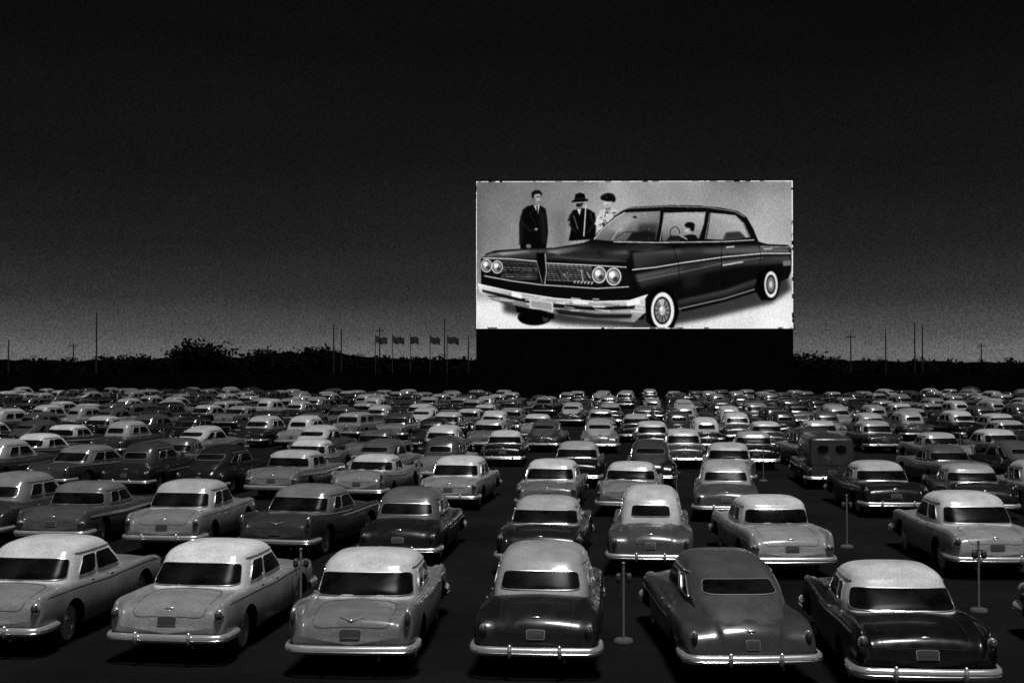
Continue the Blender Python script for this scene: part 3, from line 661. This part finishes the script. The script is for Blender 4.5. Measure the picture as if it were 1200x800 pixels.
def tree(X,Y,H,spread,leaf=6):
    mb=MB()
    def br(p,d,l,r,k):
        pts=[p];q0=Vector(p)
        for i in range(4):
            d=(d+Vector((rng.gauss(0,.12),rng.gauss(0,.12),rng.gauss(0,.06)))).normalized();q0=q0+d*l/4;pts.append(q0.copy())
        mb.tube(pts,[r,r*.9,r*.8,r*.68,r*.55],0,5)
        if k==0:
            leafclump(mb,q0.x,q0.y,q0.z,.5,.4,leaf,.12,1);return
        for j in range(rng.choice([3,4])):
            nd=(d*.75+Vector((rng.gauss(0,.6)*spread,rng.gauss(0,.6)*spread,rng.uniform(-.1,.45)))).normalized()
            br(pts[rng.choice([2,3,4,4])],nd,l*rng.uniform(.6,.78),r*.55,k-1)
    br(Vector((0,0,0)),Vector((0,0,1)),1.0,.09,4)
    zt=max(v[2] for v in mb.v); s=H/zt
    mb.v=[(a*s*1.15,b*s,c*s) for a,b,c in mb.v]
    obj('bare_tree',mb.mesh('bare_tree',[M_BARK,M_TREE]),(X,Y,0))
def bx(px,Y): return (px-600)*Y/1500
for px,Y,H,s in [(220,215,8.2,1.2),(237,212,8.9,1.2),(254,216,8.3,1.2),(378,220,8.0,1.1),(318,222,7.6,1.2),(160,226,6.5,1.1),(955,225,6.8,1.1)]:
    tree(bx(px,Y),Y,H,s,4)
M_WOOD=simple('weathered_wood',.008,.9,0,4,.4)
def upole(px,top,Y,arms=1):
    H=4.6+(425-top)*Y/1500; mb=MB(); mb.tube([(0,0,0),(0,0,H*.5),(0,0,H)],[.15,.13,.09],0,8)
    if arms:
        mb.box((0,0,H-.6),(2.0,.10,.12),0)
        for x in (-.9,-.45,.45,.9): mb.tube([(x,0,H-.55),(x,0,H-.3)],.04,0,6)
    obj('utility_pole',mb.mesh('utility_pole',[M_WOOD]),(bx(px,Y),Y,0),rng.uniform(-.9,.9))
for px,top,Y,a in [(113,366,205,0),(391,379,215,0),(400,386,215,0),(445,384,230,1),(521,373,240,0),(549,392,230,0),(997,391,225,1),(1038,386,235,0),(1072,378,225,0),(1081,380,225,0),(10,398,215,0),(86,402,235,1),(1150,402,240,1)]: upole(px,top,Y,a)
M_FLAG=simple('flag_cloth',.035,.9,0,1.3,.9); M_FPOLE=simple('flag_pole_paint',.04,.6)
for px in (440,460,481,504,524):
    Y=196;H=4.6+(425-393)*Y/1500;mb=MB();mb.tube([(0,0,0),(0,0,H)],.06,0,6);mb.ell((0,0,H+.06),(.12,.12,.12),0,8,6)
    rows=[]
    for i in range(12):
        u=i/11;rows.append([(u*1.8,.35*math.sin(u*7+px)*u,H-.15-v*1.05-u*.25+.10*math.sin(u*9+px)) for v in np.linspace(0,1,6)])
    mb.grid(rows,1); obj('flag_pole',mb.mesh('flag_pole',[M_FPOLE,M_FLAG]),(bx(px,Y),Y,0),rng.uniform(-.6,.5))
M_FEN=simple('creosoted_boards',.003,1,0,1.2,.4,spec=.02)
mb=MB();x=-110
while x<140:
    mb.box((x,186+((x-15)**2)*0.0004,1.55),(.46,.05,3.1+rng.uniform(-.05,.05)),0);x+=.48
for z in (.6,2.6): mb.box((15,192.9,z),(250,.08,.14),0)
obj('board_fence',mb.mesh('board_fence',[M_FEN]))

# ---------------------------------------------------------------- world, moonlight, camera
w=bpy.data.worlds.new('World');scene.world=w;w.use_nodes=True;nt=w.node_tree;bg=nt.nodes['Background']
EL,AZ=R(77),R(200)
sky=N(nt,'ShaderNodeTexSky');sky.sky_type='NISHITA';sky.sun_disc=False;sky.sun_elevation=EL;sky.sun_rotation=AZ
bwn=N(nt,'ShaderNodeRGBToBW');L(nt,sky.outputs[0],bwn.inputs[0])
tc=N(nt,'ShaderNodeTexCoord');sp=N(nt,'ShaderNodeSeparateXYZ');L(nt,tc.outputs['Generated'],sp.inputs[0])
cr=N(nt,'ShaderNodeValToRGB');L(nt,sp.outputs[2],cr.inputs[0]);e=cr.color_ramp
stops=[(0,.40),(.010,.38),(.022,.30),(.05,.19),(.09,.125),(.15,.08),(.24,.048),(.6,.035)]
while len(e.elements)<len(stops): e.elements.new(.5)
for el,(p,s) in zip(e.elements,stops): el.position=p;c=lin(s);el.color=(c,c,c,1)
def wn(scale,det,a,b,c,d,stretch=None):
    n=N(nt,'ShaderNodeTexNoise');n.inputs['Scale'].default_value=scale;n.inputs['Detail'].default_value=det
    if stretch:
        mp=N(nt,'ShaderNodeMapping');mp.inputs['Scale'].default_value=stretch;L(nt,tc.outputs['Generated'],mp.inputs[0]);L(nt,mp.outputs[0],n.inputs[0])
    else: L(nt,tc.outputs['Generated'],n.inputs[0])
    return maprange(nt,n.outputs['Fac'],a,b,c,d)
gr=math_node(nt,'MULTIPLY',wn(900,1,.3,.7,.6,1.4),wn(3.5,4,.3,.7,.8,1.15,(1,1,3)))
crb=N(nt,'ShaderNodeRGBToBW');L(nt,cr.outputs[0],crb.inputs[0])
v=math_node(nt,'MULTIPLY',crb.outputs[0],gr)
v=math_node(nt,'ADD',v,math_node(nt,'MULTIPLY',bwn.outputs[0],.0001))
# dusk-like fill glow, added to the unseen sky behind the camera
bk=maprange(nt,sp.outputs[1],0.1,-1.0,0,1)
bk=math_node(nt,'POWER',math_node(nt,'MAXIMUM',bk,0.0),1.6)
zz=math_node(nt,'MAXIMUM',sp.outputs[2],0.0);fall=math_node(nt,'POWER',math_node(nt,'SUBTRACT',1.0,zz),3.0)
v=math_node(nt,'ADD',v,math_node(nt,'MULTIPLY',math_node(nt,'MULTIPLY',bk,fall),.42))
cb=N(nt,'ShaderNodeCombineColor')
for i in range(3): L(nt,v,cb.inputs[i])
L(nt,cb.outputs[0],bg.inputs[0]);bg.inputs[1].default_value=1.0
sl=bpy.data.lights.new('moon','SUN');sl.energy=3.1;sl.angle=R(12);sl.color=(1,1,1)
so=bpy.data.objects.new('moon_light',sl);col.objects.link(so)
dv=Vector((math.sin(AZ)*math.cos(EL)*-1,math.cos(AZ)*math.cos(EL),math.sin(EL)))
so.rotation_euler=dv.to_track_quat('Z','Y').to_euler()
cam=bpy.data.cameras.new('camera');cam.lens=45;cam.sensor_width=36;cam.clip_end=6000;cam.clip_start=.1
co=bpy.data.objects.new('camera',cam);co.location=(0,0,4.6);co.rotation_euler=(R(90+.95),0,0);col.objects.link(co);scene.camera=co
scene.view_settings.view_transform='Standard';scene.view_settings.look='None';scene.view_settings.exposure=0
